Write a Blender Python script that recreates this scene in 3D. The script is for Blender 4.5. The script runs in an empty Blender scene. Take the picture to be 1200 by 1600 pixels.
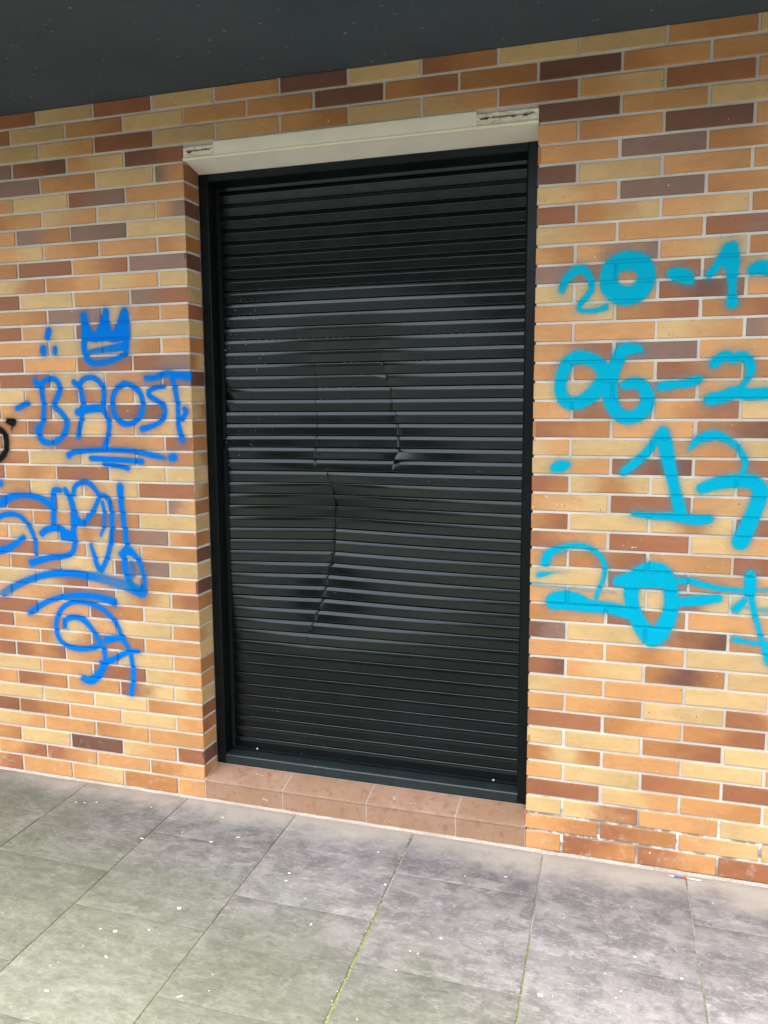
import bpy, math, random
import numpy as np
from mathutils import Vector, Matrix, noise

random.seed(7)
RNG = np.random.default_rng(7)
scene = bpy.context.scene
COL = scene.collection

# ------------------------------------------------------------------ camera
CAM = (0.3221, -2.6358, 1.4828)
YAW, PITCH, ROLL = -0.30193, -0.12866, -0.00525
FPX = 1265.27                                   # focal length for a 1200 x 1600 picture
cy, sy, cp, sp = math.cos(YAW), math.sin(YAW), math.cos(PITCH), math.sin(PITCH)
fw = Vector((sy * cp, cy * cp, sp)); rt0 = Vector((cy, -sy, 0.0)); up0 = rt0.cross(fw)
rt = math.cos(ROLL) * rt0 + math.sin(ROLL) * up0
up = -math.sin(ROLL) * rt0 + math.cos(ROLL) * up0
cam_data = bpy.data.cameras.new('camera')
cam_data.sensor_fit = 'VERTICAL'
cam_data.sensor_height = 36.0
cam_data.lens = FPX / 1600 * 36.0
cam_data.clip_start = 0.02
cam_data.clip_end = 2000.0
cam = bpy.data.objects.new('camera', cam_data)
COL.objects.link(cam)
cam.matrix_world = Matrix(((rt.x, up.x, -fw.x, CAM[0]), (rt.y, up.y, -fw.y, CAM[1]), (rt.z, up.z, -fw.z, CAM[2]), (0, 0, 0, 1)))
scene.camera = cam

# ------------------------------------------------------------------ light
SUN_EL, SUN_AZ = math.radians(80), math.radians(242)     # direction the light comes from, clockwise from +y
world = bpy.data.worlds.new('World')
scene.world = world
world.use_nodes = True
wn = world.node_tree
wn.nodes.clear()
w_out = wn.nodes.new('ShaderNodeOutputWorld')
w_bg = wn.nodes.new('ShaderNodeBackground')
w_sky = wn.nodes.new('ShaderNodeTexSky')
w_sky.sky_type = 'NISHITA'
w_sky.sun_disc = False
w_sky.sun_elevation = SUN_EL
w_sky.sun_rotation = SUN_AZ
w_sky.dust_density = 4.0
w_sky.ozone_density = 1.0
w_hs = wn.nodes.new('ShaderNodeHueSaturation')
w_hs.inputs['Saturation'].default_value = 0.25            # cloud cover takes the blue out
w_bg.inputs['Strength'].default_value = 0.09
wn.links.new(w_sky.outputs[0], w_hs.inputs['Color'])
wn.links.new(w_hs.outputs[0], w_bg.inputs['Color'])
wn.links.new(w_bg.outputs[0], w_out.inputs['Surface'])
sun_d = bpy.data.lights.new('sun', 'SUN')
sun_d.energy = 1.5
sun_d.angle = math.radians(60)
sun_d.color = (1.0, 0.98, 0.95)
sun = bpy.data.objects.new('sun', sun_d)
COL.objects.link(sun)
sdir = Vector((math.sin(SUN_AZ) * math.cos(SUN_EL), math.cos(SUN_AZ) * math.cos(SUN_EL), math.sin(SUN_EL)))
sun.rotation_euler = (-sdir).to_track_quat('-Z', 'Y').to_euler()
sun.location = sdir * 30
vs = scene.view_settings
vs.view_transform = 'Standard'
vs.look = 'None'
vs.gamma = 1.0
vs.use_curve_mapping = False
vs.exposure = 3.3
scene.cycles.max_bounces = 8
scene.cycles.transparent_max_bounces = 8

# ------------------------------------------------------------------ helpers
def unproj(px, pz, axis=1, val=0.0):
    """Where the line of sight through a spot of the 1200 x 1600 photograph meets a plane of the place."""
    d = fw + ((px - 600) / FPX) * rt - ((pz - 800) / FPX) * up
    t = (val - CAM[axis]) / d[axis]
    return Vector(CAM) + d * t


def proj(x, y, z):
    d = Vector((x, y, z)) - Vector(CAM)
    w = d.dot(fw)
    return 600 + FPX * d.dot(rt) / w, 800 - FPX * d.dot(up) / w


def link(name, me, parent=None, mat=None):
    o = bpy.data.objects.new(name, me)
    COL.objects.link(o)
    if parent is not None:
        o.parent = parent
    if mat is not None and me is not None and not me.materials:
        for m in (mat if isinstance(mat, (list, tuple)) else [mat]):
            me.materials.append(m)
    return o


def mesh_from(name, verts, faces, smooth=False):
    me = bpy.data.meshes.new(name)
    me.from_pydata([tuple(v) for v in verts], [], [tuple(f) for f in faces])
    if smooth:
        me.polygons.foreach_set('use_smooth', [True] * len(me.polygons))
    me.update()
    return me


def tag(o, label=None, category=None, group=None, kind=None):
    if label: o['label'] = label
    if category: o['category'] = category
    if group: o['group'] = group
    if kind: o['kind'] = kind
    return o


def empty(name, loc):
    o = bpy.data.objects.new(name, None)
    COL.objects.link(o)
    o.location = loc
    o.empty_display_size = 0.1
    return o


class MB:
    """Collects boxes and sheets into one mesh."""
    def __init__(self):
        self.v, self.f = [], []

    def box(self, x0, x1, y0, y1, z0, z1):
        b = len(self.v)
        self.v += [(x0, y0, z0), (x1, y0, z0), (x1, y1, z0), (x0, y1, z0), (x0, y0, z1), (x1, y0, z1), (x1, y1, z1), (x0, y1, z1)]
        self.f += [tuple(b + i for i in q) for q in ((0, 3, 2, 1), (4, 5, 6, 7), (0, 1, 5, 4), (1, 2, 6, 5), (2, 3, 7, 6), (3, 0, 4, 7))]

    def prism(self, prof, x0, x1):
        """A (y, z) profile pushed along x, closed."""
        b, n = len(self.v), len(prof)
        self.v += [(x0, p[0], p[1]) for p in prof] + [(x1, p[0], p[1]) for p in prof]
        for i in range(n):
            j = (i + 1) % n
            self.f.append((b + i, b + n + i, b + n + j, b + j))
        self.f.append(tuple(b + i for i in range(n)))
        self.f.append(tuple(b + n + i for i in reversed(range(n))))

    def bevel_box(self, x0, x1, y0, y1, z0, z1, c):
        """A box with its top and its front edges (towards -y) taken off."""
        prof = [(y0, z0), (y0, z1 - c), (y0 + c * .35, z1 - c * .3), (y0 + c, z1), (y1, z1), (y1, z0)]
        self.prism(prof, x0, x1)

    def build(self, name, parent=None, mat=None, smooth=False):
        return link(name, mesh_from(name, self.v, self.f, smooth), parent, mat)


# node shorthand
class NT:
    def __init__(self, name):
        self.m = bpy.data.materials.new(name)
        self.m.use_nodes = True
        self.t = self.m.node_tree
        self.t.nodes.clear()
        self.out = self.n('ShaderNodeOutputMaterial')
        self.p = self.n('ShaderNodeBsdfPrincipled')
        self.l(self.p.outputs[0], self.out.inputs['Surface'])

    def n(self, kind, **kw):
        nd = self.t.nodes.new(kind)
        for k, v in kw.items():
            setattr(nd, k, v)
        return nd

    def l(self, a, b):
        self.t.links.new(a, b)

    def put(self, sock, v):
        if v is None: return
        if hasattr(v, 'is_output'): self.l(v, sock)
        else: sock.default_value = v

    def pos(self, scale=(1, 1, 1)):
        g = self.n('ShaderNodeNewGeometry')
        mp = self.n('ShaderNodeMapping')
        mp.inputs['Scale'].default_value = scale
        self.l(g.outputs['Position'], mp.inputs['Vector'])
        return mp.outputs[0]

    def attr(self, name):
        return self.n('ShaderNodeAttribute', attribute_name=name)

    def noise(self, vec, scale, detail=3, rough=.55, dist=0.0):
        nd = self.n('ShaderNodeTexNoise')
        nd.inputs['Scale'].default_value = scale
        nd.inputs['Detail'].default_value = detail
        nd.inputs['Roughness'].default_value = rough
        nd.inputs['Distortion'].default_value = dist
        self.put(nd.inputs['Vector'], vec)
        return nd.outputs['Fac']

    def ramp(self, fac, a, b, c0=0.0, c1=1.0):
        nd = self.n('ShaderNodeMapRange', interpolation_type='SMOOTHSTEP')
        self.put(nd.inputs[0], fac)
        for i, v in enumerate((a, b, c0, c1)):
            self.put(nd.inputs[i + 1], v)
        return nd.outputs[0]

    def math(self, op, a, b=0.0, c=None):
        nd = self.n('ShaderNodeMath', operation=op)
        self.put(nd.inputs[0], a); self.put(nd.inputs[1], b)
        if c is not None: self.put(nd.inputs[2], c)
        return nd.outputs[0]

    def mix(self, fac, a, b, mode='MIX'):
        nd = self.n('ShaderNodeMix', data_type='RGBA', blend_type=mode)
        self.put(nd.inputs[0], fac)
        for s, v in ((nd.inputs[6], a), (nd.inputs[7], b)):
            if isinstance(v, tuple) and len(v) == 3: v = (*v, 1)
            self.put(s, v)
        return nd.outputs[2]

    def bump(self, h, strength=.3, dist=.002, prev=None):
        nd = self.n('ShaderNodeBump')
        nd.inputs['Strength'].default_value = strength
        nd.inputs['Distance'].default_value = dist
        self.put(nd.inputs['Height'], h)
        if prev is not None: self.l(prev, nd.inputs['Normal'])
        self.l(nd.outputs[0], self.p.inputs['Normal'])
        return nd.outputs[0]

    def fin(self, col=None, rough=None, spec=None, metal=None):
        if isinstance(col, tuple) and len(col) == 3: col = (*col, 1)
        self.put(self.p.inputs['Base Color'], col)
        self.put(self.p.inputs['Roughness'], rough)
        self.put(self.p.inputs['Specular IOR Level'], spec)
        self.put(self.p.inputs['Metallic'], metal)
        return self.m


# ------------------------------------------------------------------ materials
def m_brick():
    t = NT('fired_clay')
    ca, cb, uv = t.attr('ca'), t.attr('cb'), t.attr('bl')
    sep = t.n('ShaderNodeSeparateXYZ'); t.l(uv.outputs['Vector'], sep.inputs[0])
    u, mode, seed = sep.outputs[0], sep.outputs[1], sep.outputs[2]
    g = t.n('ShaderNodeNewGeometry')
    off = t.n('ShaderNodeCombineXYZ'); t.l(seed, off.inputs[0]); t.l(seed, off.inputs[1]); t.l(seed, off.inputs[2])
    add = t.n('ShaderNodeVectorMath', operation='ADD'); t.l(g.outputs['Position'], add.inputs[0]); t.l(off.outputs[0], add.inputs[1])
    P = add.outputs[0]
    mp = t.n('ShaderNodeMapping'); mp.inputs['Scale'].default_value = (1, 1, 1.8); t.l(P, mp.inputs['Vector'])
    streak = t.n('ShaderNodeMapping'); streak.inputs['Scale'].default_value = (6, 6, 60); t.l(P, streak.inputs['Vector'])
    n1 = t.noise(mp.outputs[0], 10, 2, .45, .2)
    wob = t.math('MULTIPLY', t.math('SUBTRACT', n1, .5), .85)
    grad = t.ramp(t.math('ADD', u, wob), .08, .92)
    cen = t.math('ABSOLUTE', t.math('SUBTRACT', u, .52))
    flame = t.ramp(t.math('ADD', cen, t.math('MULTIPLY', wob, .5)), 0.02, .42, 1.0, 0.0)
    md = t.n('ShaderNodeMix', data_type='FLOAT'); t.l(mode, md.inputs[0]); t.l(grad, md.inputs[2]); t.l(flame, md.inputs[3])
    col = t.mix(md.outputs[0], ca.outputs['Color'], cb.outputs['Color'])
    # cloudy firing marks, drag lines and pits
    n2 = t.noise(mp.outputs[0], 16, 4, .6, .6)
    v = t.ramp(n2, .25, .75, .92, 1.07)
    n3 = t.noise(streak.outputs[0], 3.0, 2, .5)
    v = t.math('MULTIPLY', v, t.ramp(n3, .3, .7, .975, 1.02))
    hs = t.n('ShaderNodeHueSaturation'); t.l(v, hs.inputs['Value']); t.l(col, hs.inputs['Color'])
    hs.inputs['Saturation'].default_value = 1.0
    col = hs.outputs[0]
    n4 = t.noise(P, 160, 1, .5)
    pit = t.ramp(n4, .745, .77)
    col = t.mix(t.math('MULTIPLY', pit, .8), col, (.06, .03, .02))
    n5 = t.noise(P, 120, 0, .5)
    gm = t.noise(P, 2.3, 2)
    chip = t.math('MULTIPLY', t.ramp(n5, .825, .84), t.ramp(gm, .56, .66))
    col = t.mix(chip, col, (.7, .62, .52))
    # pale salts and splash near the ground
    sz = t.n('ShaderNodeSeparateXYZ'); t.l(g.outputs['Position'], sz.inputs[0])
    low = t.ramp(sz.outputs[2], .04, .26, 1.0, 0.0)
    salt = t.math('MULTIPLY', t.ramp(t.noise(g.outputs['Position'], 26, 4, .7), .52, .72), low)
    col = t.mix(t.math('MULTIPLY', salt, .3), col, (.62, .54, .47))
    n6 = t.noise(P, 400, 3, .6)
    t.bump(t.math('ADD', t.math('MULTIPLY', n2, .6), t.math('MULTIPLY', n6, .25)), .28, .0012)
    return t.fin(col, t.ramp(n2, .2, .8, .48, .66), .35)


def m_mortar():
    t = NT('grey_mortar')
    P = t.pos()
    g = t.n('ShaderNodeNewGeometry')
    s = t.n('ShaderNodeSeparateXYZ'); t.l(g.outputs['Position'], s.inputs[0])
    a = t.noise(P, 3.1, 3); b = t.noise(P, 60, 4, .65); c = t.noise(P, 420, 2)
    col = t.mix(t.ramp(a, .3, .7), (.52, .485, .425), (.69, .655, .585))
    col = t.mix(t.ramp(b, .62, .8), col, (.29, .275, .25))
    low = t.ramp(s.outputs[2], .10, .24, 1.0, 0.0)
    right = t.ramp(s.outputs[0], -.02, .02)
    dark = t.math('MULTIPLY', t.ramp(t.noise(P, 9, 3, .6), .40, .52), t.math('MULTIPLY', low, right))
    col = t.mix(t.math('MULTIPLY', dark, .75), col, (.17, .155, .135))
    eff = t.math('MULTIPLY', t.ramp(t.noise(P, 17, 4, .7), .505, .60), t.math('MULTIPLY', low, right))
    col = t.mix(t.math('MULTIPLY', eff, .9), col, (.80, .78, .74))
    t.bump(t.math('ADD', t.math('MULTIPLY', b, 1.0), t.math('MULTIPLY', c, .5)), .7, .003)
    return t.fin(col, .9, .2)


def m_paint(name, col, col2):
    t = NT(name)
    d = t.attr('d').outputs['Fac']
    P = t.pos()
    sp_ = t.noise(P, 900, 1); cl = t.noise(P, 60, 3, .6)
    dd = t.math('ADD', d, t.math('MULTIPLY', t.math('SUBTRACT', sp_, .5), .35))
    dd = t.math('ADD', dd, t.math('MULTIPLY', t.math('SUBTRACT', cl, .5), .16))
    thin = t.ramp(t.noise(P, 24, 4, .65), .3, .7, .965, 1.0)
    lin = t.n('ShaderNodeMapRange'); t.l(dd, lin.inputs[0])
    lin.inputs[1].default_value = .03; lin.inputs[2].default_value = .86
    al = t.math('MULTIPLY', lin.outputs[0], thin)
    c = t.mix(t.ramp(d, .5, 1.0), col2, col)
    t.l(al, t.p.inputs['Alpha'])
    return t.fin(c, .65, .04)


def m_metal(name, col, rough, dirt=.0, spec=.5):
    t = NT(name)
    P = t.pos()
    a = t.noise(P, 5, 4, .6); b = t.noise(P, 55, 3, .6)
    c = t.mix(t.ramp(a, .35, .75), col, tuple(x * 1.25 + .002 for x in col))
    if dirt:
        st = t.noise(t.pos((9, 9, 90)), 3, 3, .6)
        c = t.mix(t.math('MULTIPLY', t.ramp(st, .5, .8), dirt), c, (.10, .095, .085))
        sk = t.math('MULTIPLY', t.ramp(t.noise(P, 190, 0), .815, .83), t.ramp(t.noise(P, 2.7, 2), .52, .66))
        c = t.mix(t.math('MULTIPLY', sk, .8), c, (.34, .33, .31))
    t.bump(t.noise(P, 22, 2), .012, .001)
    t.p.inputs['Specular Tint'].default_value = (.86, .97, 1.0, 1)
    return t.fin(c, t.ramp(t.noise(P, 17, 3), .3, .7, rough - .01, rough + .02), spec)


def m_soffit():
    t = NT('dark_soffit_paint')
    P = t.pos()
    a = t.noise(P, 2.2, 4, .6); b = t.noise(P, 36, 4, .6); c = t.noise(P, 260, 2)
    col = t.mix(t.ramp(a, .3, .7), (.046, .063, .079), (.058, .078, .095))
    col = t.mix(t.ramp(b, .68, .86), col, (.11, .14, .165))
    sk = t.math('MULTIPLY', t.ramp(t.noise(P, 48, 1), .735, .79), .7)
    col = t.mix(sk, col, (.24, .25, .26))
    t.bump(t.math('ADD', b, t.math('MULTIPLY', c, .35)), .35, .002)
    return t.fin(col, .75, .25)


def m_plaster(name, c0, c1, dirt):
    t = NT(name)
    P = t.pos()
    a = t.noise(P, 7, 4, .6); b = t.noise(P, 90, 3, .6); c = t.noise(P, 35, 2)
    col = t.mix(t.ramp(a, .3, .75), c0, c1)
    col = t.mix(t.math('MULTIPLY', t.ramp(c, .66, .78), dirt), col, (.30, .27, .20))
    t.bump(t.math('ADD', b, a), .3, .0015)
    return t.fin(col, .7, .3)


def m_terracotta():
    t = NT('terracotta')
    P = t.pos()
    oi = t.n('ShaderNodeObjectInfo')
    a = t.noise(P, 8, 4, .65, .3); b = t.noise(P, 34, 4, .6); c = t.noise(P, 300, 2)
    col = t.mix(t.ramp(a, .28, .72), (.27, .155, .10), (.36, .23, .165))
    col = t.mix(t.math('MULTIPLY', oi.outputs['Random'], .8), col, (.30, .175, .105))
    col = t.mix(t.math('MULTIPLY', t.ramp(b, .50, .74), .75), col, (.20, .105, .062))
    col = t.mix(t.math('MULTIPLY', t.ramp(t.noise(P, 18, 3, .7, 1.2), .66, .72), .5), col, (.60, .50, .43))
    t.bump(t.math('ADD', b, t.math('MULTIPLY', c, .3)), .2, .001)
    return t.fin(col, t.ramp(b, .3, .7, .42, .6), .35)


def m_slab():
    t = NT('slate_paving')
    P = t.pos()
    oi = t.n('ShaderNodeObjectInfo')
    off = t.n('ShaderNodeCombineXYZ')
    for i in range(3): t.l(t.math('MULTIPLY', oi.outputs['Random'], 13.0 + 7 * i), off.inputs[i])
    add = t.n('ShaderNodeVectorMath', operation='ADD'); t.l(P, add.inputs[0]); t.l(off.outputs[0], add.inputs[1])
    Q = add.outputs[0]
    mp = t.n('ShaderNodeMapping'); mp.inputs['Rotation'].default_value = (0, 0, .55); mp.inputs['Scale'].default_value = (1, 2.3, 1); t.l(P, mp.inputs['Vector'])
    big = t.noise(mp.outputs[0], 3.0, 6, .66, .9)
    mid = t.noise(Q, 11, 6, .7, .5)
    fine = t.noise(P, 90, 5, .72)
    grain = t.noise(P, 480, 2)
    mp2 = t.n('ShaderNodeMapping'); mp2.inputs['Rotation'].default_value = (0, 0, .5); mp2.inputs['Scale'].default_value = (1, 2.6, 1); t.l(Q, mp2.inputs['Vector'])
    sw = t.noise(mp2.outputs[0], 11, 8, .74, .35)
    col = t.mix(t.ramp(big, .30, .70), (.185, .170, .174), (.265, .248, .242))
    col = t.mix(t.math('MULTIPLY', t.ramp(mid, .56, .40), .75), col, (.125, .112, .118))
    col = t.mix(t.math('MULTIPLY', t.ramp(sw, .52, .70), .8), col, (.36, .338, .32))
    col = t.mix(t.math('MULTIPLY', t.ramp(sw, .44, .28), .7), col, (.095, .086, .092))
    col = t.mix(t.math('MULTIPLY', t.ramp(fine, .54, .72), .5), col, (.42, .40, .38))
    col = t.mix(t.math('MULTIPLY', t.ramp(fine, .44, .28), .45), col, (.14, .13, .135))
    mp3 = t.n('ShaderNodeMapping'); mp3.inputs['Rotation'].default_value = (0, 0, .8); mp3.inputs['Scale'].default_value = (1, 2.2, 1); t.l(Q, mp3.inputs['Vector'])
    cl = t.noise(mp3.outputs[0], 34, 7, .72, .8)
    col = t.mix(t.math('MULTIPLY', t.ramp(cl, .53, .66), .55), col, (.37, .35, .33))
    col = t.mix(t.math('MULTIPLY', t.ramp(cl, .45, .33), .6), col, (.115, .105, .11))
    s0 = t.n('ShaderNodeSeparateXYZ'); t.l(P, s0.inputs[0])
    soil = t.math('MULTIPLY', t.ramp(s0.outputs[1], -.75, -.20), t.ramp(t.noise(mp.outputs[0], 5.5, 5, .68, .8), .43, .62))
    col = t.mix(t.math('MULTIPLY', soil, .32), col, (.082, .075, .082))
    # dust along the wall, algae where rain reaches the slabs
    s = t.n('ShaderNodeSeparateXYZ'); t.l(P, s.inputs[0])
    dist = t.math('ADD', s.outputs[1], t.math('MULTIPLY', t.math('SUBTRACT', t.noise(P, 4, 4, .6), .5), .30))
    col = t.mix(t.ramp(dist, -.20, -.02, 0.0, .75), col, (.47, .42, .37))
    al_pos = t.math('ADD', s.outputs[1], t.math('MULTIPLY', s.outputs[0], .34))
    al_pos = t.math('ADD', al_pos, t.math('MULTIPLY', t.math('SUBTRACT', t.noise(P, 3.2, 5, .65), .5), .8))
    alg = t.ramp(al_pos, -.42, -1.10, 0.0, .80)
    col = t.mix(alg, col, t.mix(t.ramp(t.math('ADD', t.math('MULTIPLY', sw, .5), t.math('MULTIPLY', cl, .5)), .38, .62), (.072, .079, .046), (.122, .127, .088)))
    hs = t.n('ShaderNodeHueSaturation'); t.l(col, hs.inputs['Color']); t.l(t.ramp(oi.outputs['Random'], 0, 1, .79, .90), hs.inputs['Value'])
    col = hs.outputs[0]
    cr = t.n('ShaderNodeTexVoronoi', feature='DISTANCE_TO_EDGE')
    cr.inputs['Scale'].default_value = 3.3
    wv = t.n('ShaderNodeVectorMath', operation='ADD')
    nv = t.n('ShaderNodeTexNoise'); nv.inputs['Scale'].default_value = 7; nv.inputs['Detail'].default_value = 5; t.l(Q, nv.inputs['Vector'])
    t.l(Q, wv.inputs[0])
    sc = t.n('ShaderNodeVectorMath', operation='SCALE'); sc.inputs['Scale'].default_value = .45; t.l(nv.outputs['Color'], sc.inputs[0]); t.l(sc.outputs[0], wv.inputs[1])
    t.l(wv.outputs[0], cr.inputs['Vector'])
    ridge = t.ramp(cr.outputs['Distance'], 0.0, .03, 0.0, 1.0)
    scr = t.math('MULTIPLY', t.ramp(cr.outputs['Distance'], .002, .016, 1.0, 0.0), t.ramp(t.noise(Q, 6, 3), .48, .62))
    col = t.mix(t.math('MULTIPLY', scr, .10), col, (.40, .38, .36))
    h = t.math('ADD', t.math('ADD', t.math('MULTIPLY', sw, .5), t.math('MULTIPLY', cl, .7)), t.math('MULTIPLY', fine, .35))
    h = t.math('ADD', h, t.math('MULTIPLY', ridge, .04))
    h = t.math('ADD', h, t.math('MULTIPLY', grain, .10))
    t.bump(h, .4, .004)
    return t.fin(col, t.ramp(fine, .3, .7, .62, .82), .25)


def m_ground(name, c0, c1, moss):
    t = NT(name)
    P = t.pos()
    a = t.noise(P, 5, 4, .6); b = t.noise(P, 150, 3, .65)
    col = t.mix(t.ramp(t.math('ADD', t.math('MULTIPLY', b, .5), t.math('MULTIPLY', a, .5)), .38, .62), c0, c1)
    if moss:
        s = t.n('ShaderNodeSeparateXYZ'); t.l(P, s.inputs[0])
        w = t.math('ADD', s.outputs[1], t.math('MULTIPLY', t.math('SUBTRACT', a, .5), .8))
        col = t.mix(t.ramp(w, -.32, -.62, 0.0, .9), col, t.mix(t.ramp(b, .3, .7), (.075, .095, .025), (.20, .23, .08)))
    t.bump(b, .8, .004)
    return t.fin(col, .95, .15)


def m_plain(name, col, rough=.6, spec=.3):
    t = NT(name)
    a = t.noise(t.pos(), 60, 3)
    return t.fin(t.mix(t.ramp(a, .3, .7), tuple(c * .88 for c in col), tuple(min(1, c * 1.08) for c in col)), rough, spec)


BRICK, MORTAR = m_brick(), m_mortar()
BLUE = m_paint('blue_spray_paint', (.0004, .158, .60), (.002, .20, .52))
CYAN = m_paint('cyan_spray_paint', (.0005, .375, .55), (.004, .40, .52))
BLACKP = m_paint('black_spray_paint', (.008, .008, .009), (.012, .012, .013))
SLAT = m_metal('black_slat_lacquer', (.0006, .0014, .0016), .17, .045, .5)
FRAME = m_metal('black_frame_lacquer', (.0030, .0045, .0052), .32, .0, .2)
SILL = m_metal('weathered_black_lacquer', (.011, .018, .020), .42, .3, .4)
SCREW = m_metal('screw_steel', (.45, .44, .42), .35, 0, .5)
SLOT = m_plain('bare_slot_edge', (.20, .19, .17), .5)
VOID = m_plain('dark_cavity', (.01, .01, .01), .9, .1)
SOFFIT = m_soffit()
CREAM = m_plaster('cream_paint', (.82, .77, .60), (.87, .83, .66), .3)
CREAM_ROUGH = m_plaster('rough_cream_mortar', (.68, .64, .50), (.85, .81, .65), .7)
BOUNCE_UNDER = m_plaster('bounce_tinted_cream', (.76, .71, .62), (.83, .78, .70), .1)  # light bounced off the ground is put into this underside colour
TERRA = m_terracotta()
GROUT = m_plain('pale_grout', (.42, .37, .33), .9)
SLAB = m_slab()
JOINT = m_ground('joint_sand', (.13, .12, .11), (.36, .335, .30), True)
EARTH = m_ground('far_ground', (.055, .055, .056), (.085, .085, .086), False)
FILLET = m_ground('bedding_mortar', (.32, .28, .24), (.47, .42, .36), False)
FLAKE = m_plain('dry_petal', (.50, .48, .42), .7)
REFL_BLOCKER = m_ground('blocker_dark_green', (.034, .044, .030), (.052, .064, .044), False)
FLAKE2 = m_plain('yellow_petal', (.60, .55, .22), .6)
CHIP = m_plain('dark_crumb', (.06, .05, .04), .8)

# ------------------------------------------------------------------ measures
GZ = -0.022                                   # pavement
ZK = [-0.008, 0.0491, 0.1101, 0.1736, 0.2371, 0.2985, 0.3567, 0.4175, 0.4785, 0.5394, 0.6004, 0.6614, 0.7229, 0.7839,
      0.8433, 0.9046, 0.9644, 1.0254, 1.0856, 1.1443, 1.2065, 1.2653, 1.3232, 1.381, 1.4398, 1.5011, 1.5598, 1.6199, 1.6807,
      1.7412, 1.7998, 1.8585, 1.9181, 1.9767, 2.0372, 2.0969, 2.1571, 2.2178, 2.2773, 2.3411, 2.4001, 2.4617, 2.5223, 2.5805]
LB = 0.2456                                   # brick and joint
BED, HEAD = 0.0095, 0.0100
XL, XR = -1.231, 0.003                        # door opening
SOF = 2.576                                   # underside of the soffit
MY = 0.0045                                   # mortar lies this far behind the bricks
DEPTH = 0.10                                  # reveal

# ------------------------------------------------------------------ the brick wall
wall = empty('brick_wall', (-0.6, 0.0, GZ))
tag(wall, 'flamed yellow, orange and brown brick wall around the black shutter, sprayed with blue graffiti', 'wall', kind='thing')
WL = wall.location
bpy.context.view_layer.update()


def wpart(o):
    """Makes an object built in place a part of the wall."""
    o.parent = wall
    o.matrix_parent_inverse = Matrix.Translation(-WL)
    return o


PAL = {'Y': (.585, .390, .176), 'O': (.555, .275, .104), 'B': (.420, .186, .064), 'R': (.300, .116, .052), 'D': (.160, .070, .045), 'P': (.250, .148, .110)}
ROWS = {
    43: (-8.5, 'BR Y R Y O D Y RB Y Y OB Y'), 42: (-9, 'B Y OB Y O OB D BR B D BO O'),
    41: (-8.5, 'Y YO R Y YO OB Y YO BR OY R O'), 40: (-9, 'RP RD OY DR'),
    39: (-8.5, 'P OB Y PO'), 38: (-9, 'O Y RP O'), 37: (-8.5, 'BO YO Y OP'), 36: (-9, 'O PB P Y'), 35: (-8.5, 'OY OB O BO'),
    34: (-9, 'B R OR P'), 33: (-8.5, 'YB BO YO Y'), 32: (-9, 'R Y O PR'), 31: (-8.5, 'OB P YB O'), 30: (-9, 'R OY RB Y'),
    29: (-8.5, 'O Y YB O'), 28: (-9, 'R O R RP'), 27: (-8.5, 'R Y OB RP'), 26: (-9, 'Y OB BO Y'), 25: (-8.5, 'OB Y R YO'),
    24: (-9, 'B RB YO OY'), 23: (-8.5, 'O R BO R'), 22: (-9, 'RB Y YO OB'), 21: (-8.5, 'OB* R Y Y'), 20: (-9, 'O Y OY R'),
    19: (-8.5, 'R Y BO PO'), 18: (-9, 'O BO RB Y'), 17: (-8.5, 'Y YB* RP OB'), 16: (-9, 'R BO Y OB'), 15: (-8.5, 'B Y RP Y'),
    14: (-9, 'Y YR O BO'), 13: (-8.5, 'O RP YB* BR'), 12: (-9, 'R O RB Y'), 11: (-8.5, 'OB YO Y OB'), 10: (-9, 'BO BY* RB O'),
    9: (-8.5, 'RB* OB Y OB'), 8: (-9, 'Y O R YO'), 7: (-8.5, 'RB O RY YO'), 6: (-9, 'Y YO Y BO'), 5: (-8.5, 'RB O Y O'),
    4: (-9, 'YO O BO O'), 3: (-8.5, 'Y D YO R'), 2: (-9, 'OR RO O BO'), 1: (-8.5, 'O OY B O')}
RIGHT = {
    40: 'D O Y', 39: 'O BO D O', 38: 'O P BO', 37: 'D Y O O', 36: 'YO P BO', 35: 'R BY OY BO', 34: 'YO O RP', 33: 'OB OP OY B', 32: 'PR BR BY',
    31: 'Y YO RD* O', 30: 'OY BR BR', 29: 'O O YO PO', 28: 'OR P O', 27: 'OB BO RB B', 26: 'Y RB OY', 25: 'O RB OR Y', 24: 'RB O BD',
    23: 'YO Y OB Y', 22: 'YO RD BR', 21: 'RB YB* Y BO', 20: 'OY R OY', 19: 'BR Y YB* R', 18: 'RO R YO', 17: 'O BR O R', 16: 'Y RP BO',
    15: 'O OY YR* Y', 14: 'BO RB O', 13: 'DP Y BD BO', 12: 'O OB* Y', 11: 'RD OY BD* YO', 10: 'YO O Y', 9: 'O OB Y RO', 8: 'R BO BR',
    7: 'Y Y BR Y', 6: 'BY* O Y', 5: 'O Y RB R', 4: 'R YO OB', 3: 'Y YR O Y', 2: 'OB RB OY', 1: 'O RB RO R'}
REVEAL = 'B D B R D O B Y O O O Y O D Y B B D B O Y Y B B BY YB D Y B B Y R Y YB D B YB B BO D B'
REVEAL_C = {39: 'R', 38: 'B', 37: 'D', 36: 'Y', 35: 'B', 34: 'D', 33: 'Y', 32: 'Y', 31: 'R', 30: 'Y', 29: 'B', 28: 'BY', 27: 'D', 26: 'Y', 25: 'YB', 24: 'B',
            23: 'B', 22: 'YB', 21: 'Y', 20: 'YB', 19: 'B', 18: 'Y', 17: 'B', 16: 'D', 15: 'Y', 14: 'D', 13: 'B', 12: 'Y', 11: 'OY', 10: 'Y', 9: 'B', 8: 'O',
            7: 'Y', 6: 'R', 5: 'RB', 4: 'O', 3: 'D', 2: 'BO'}


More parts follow.
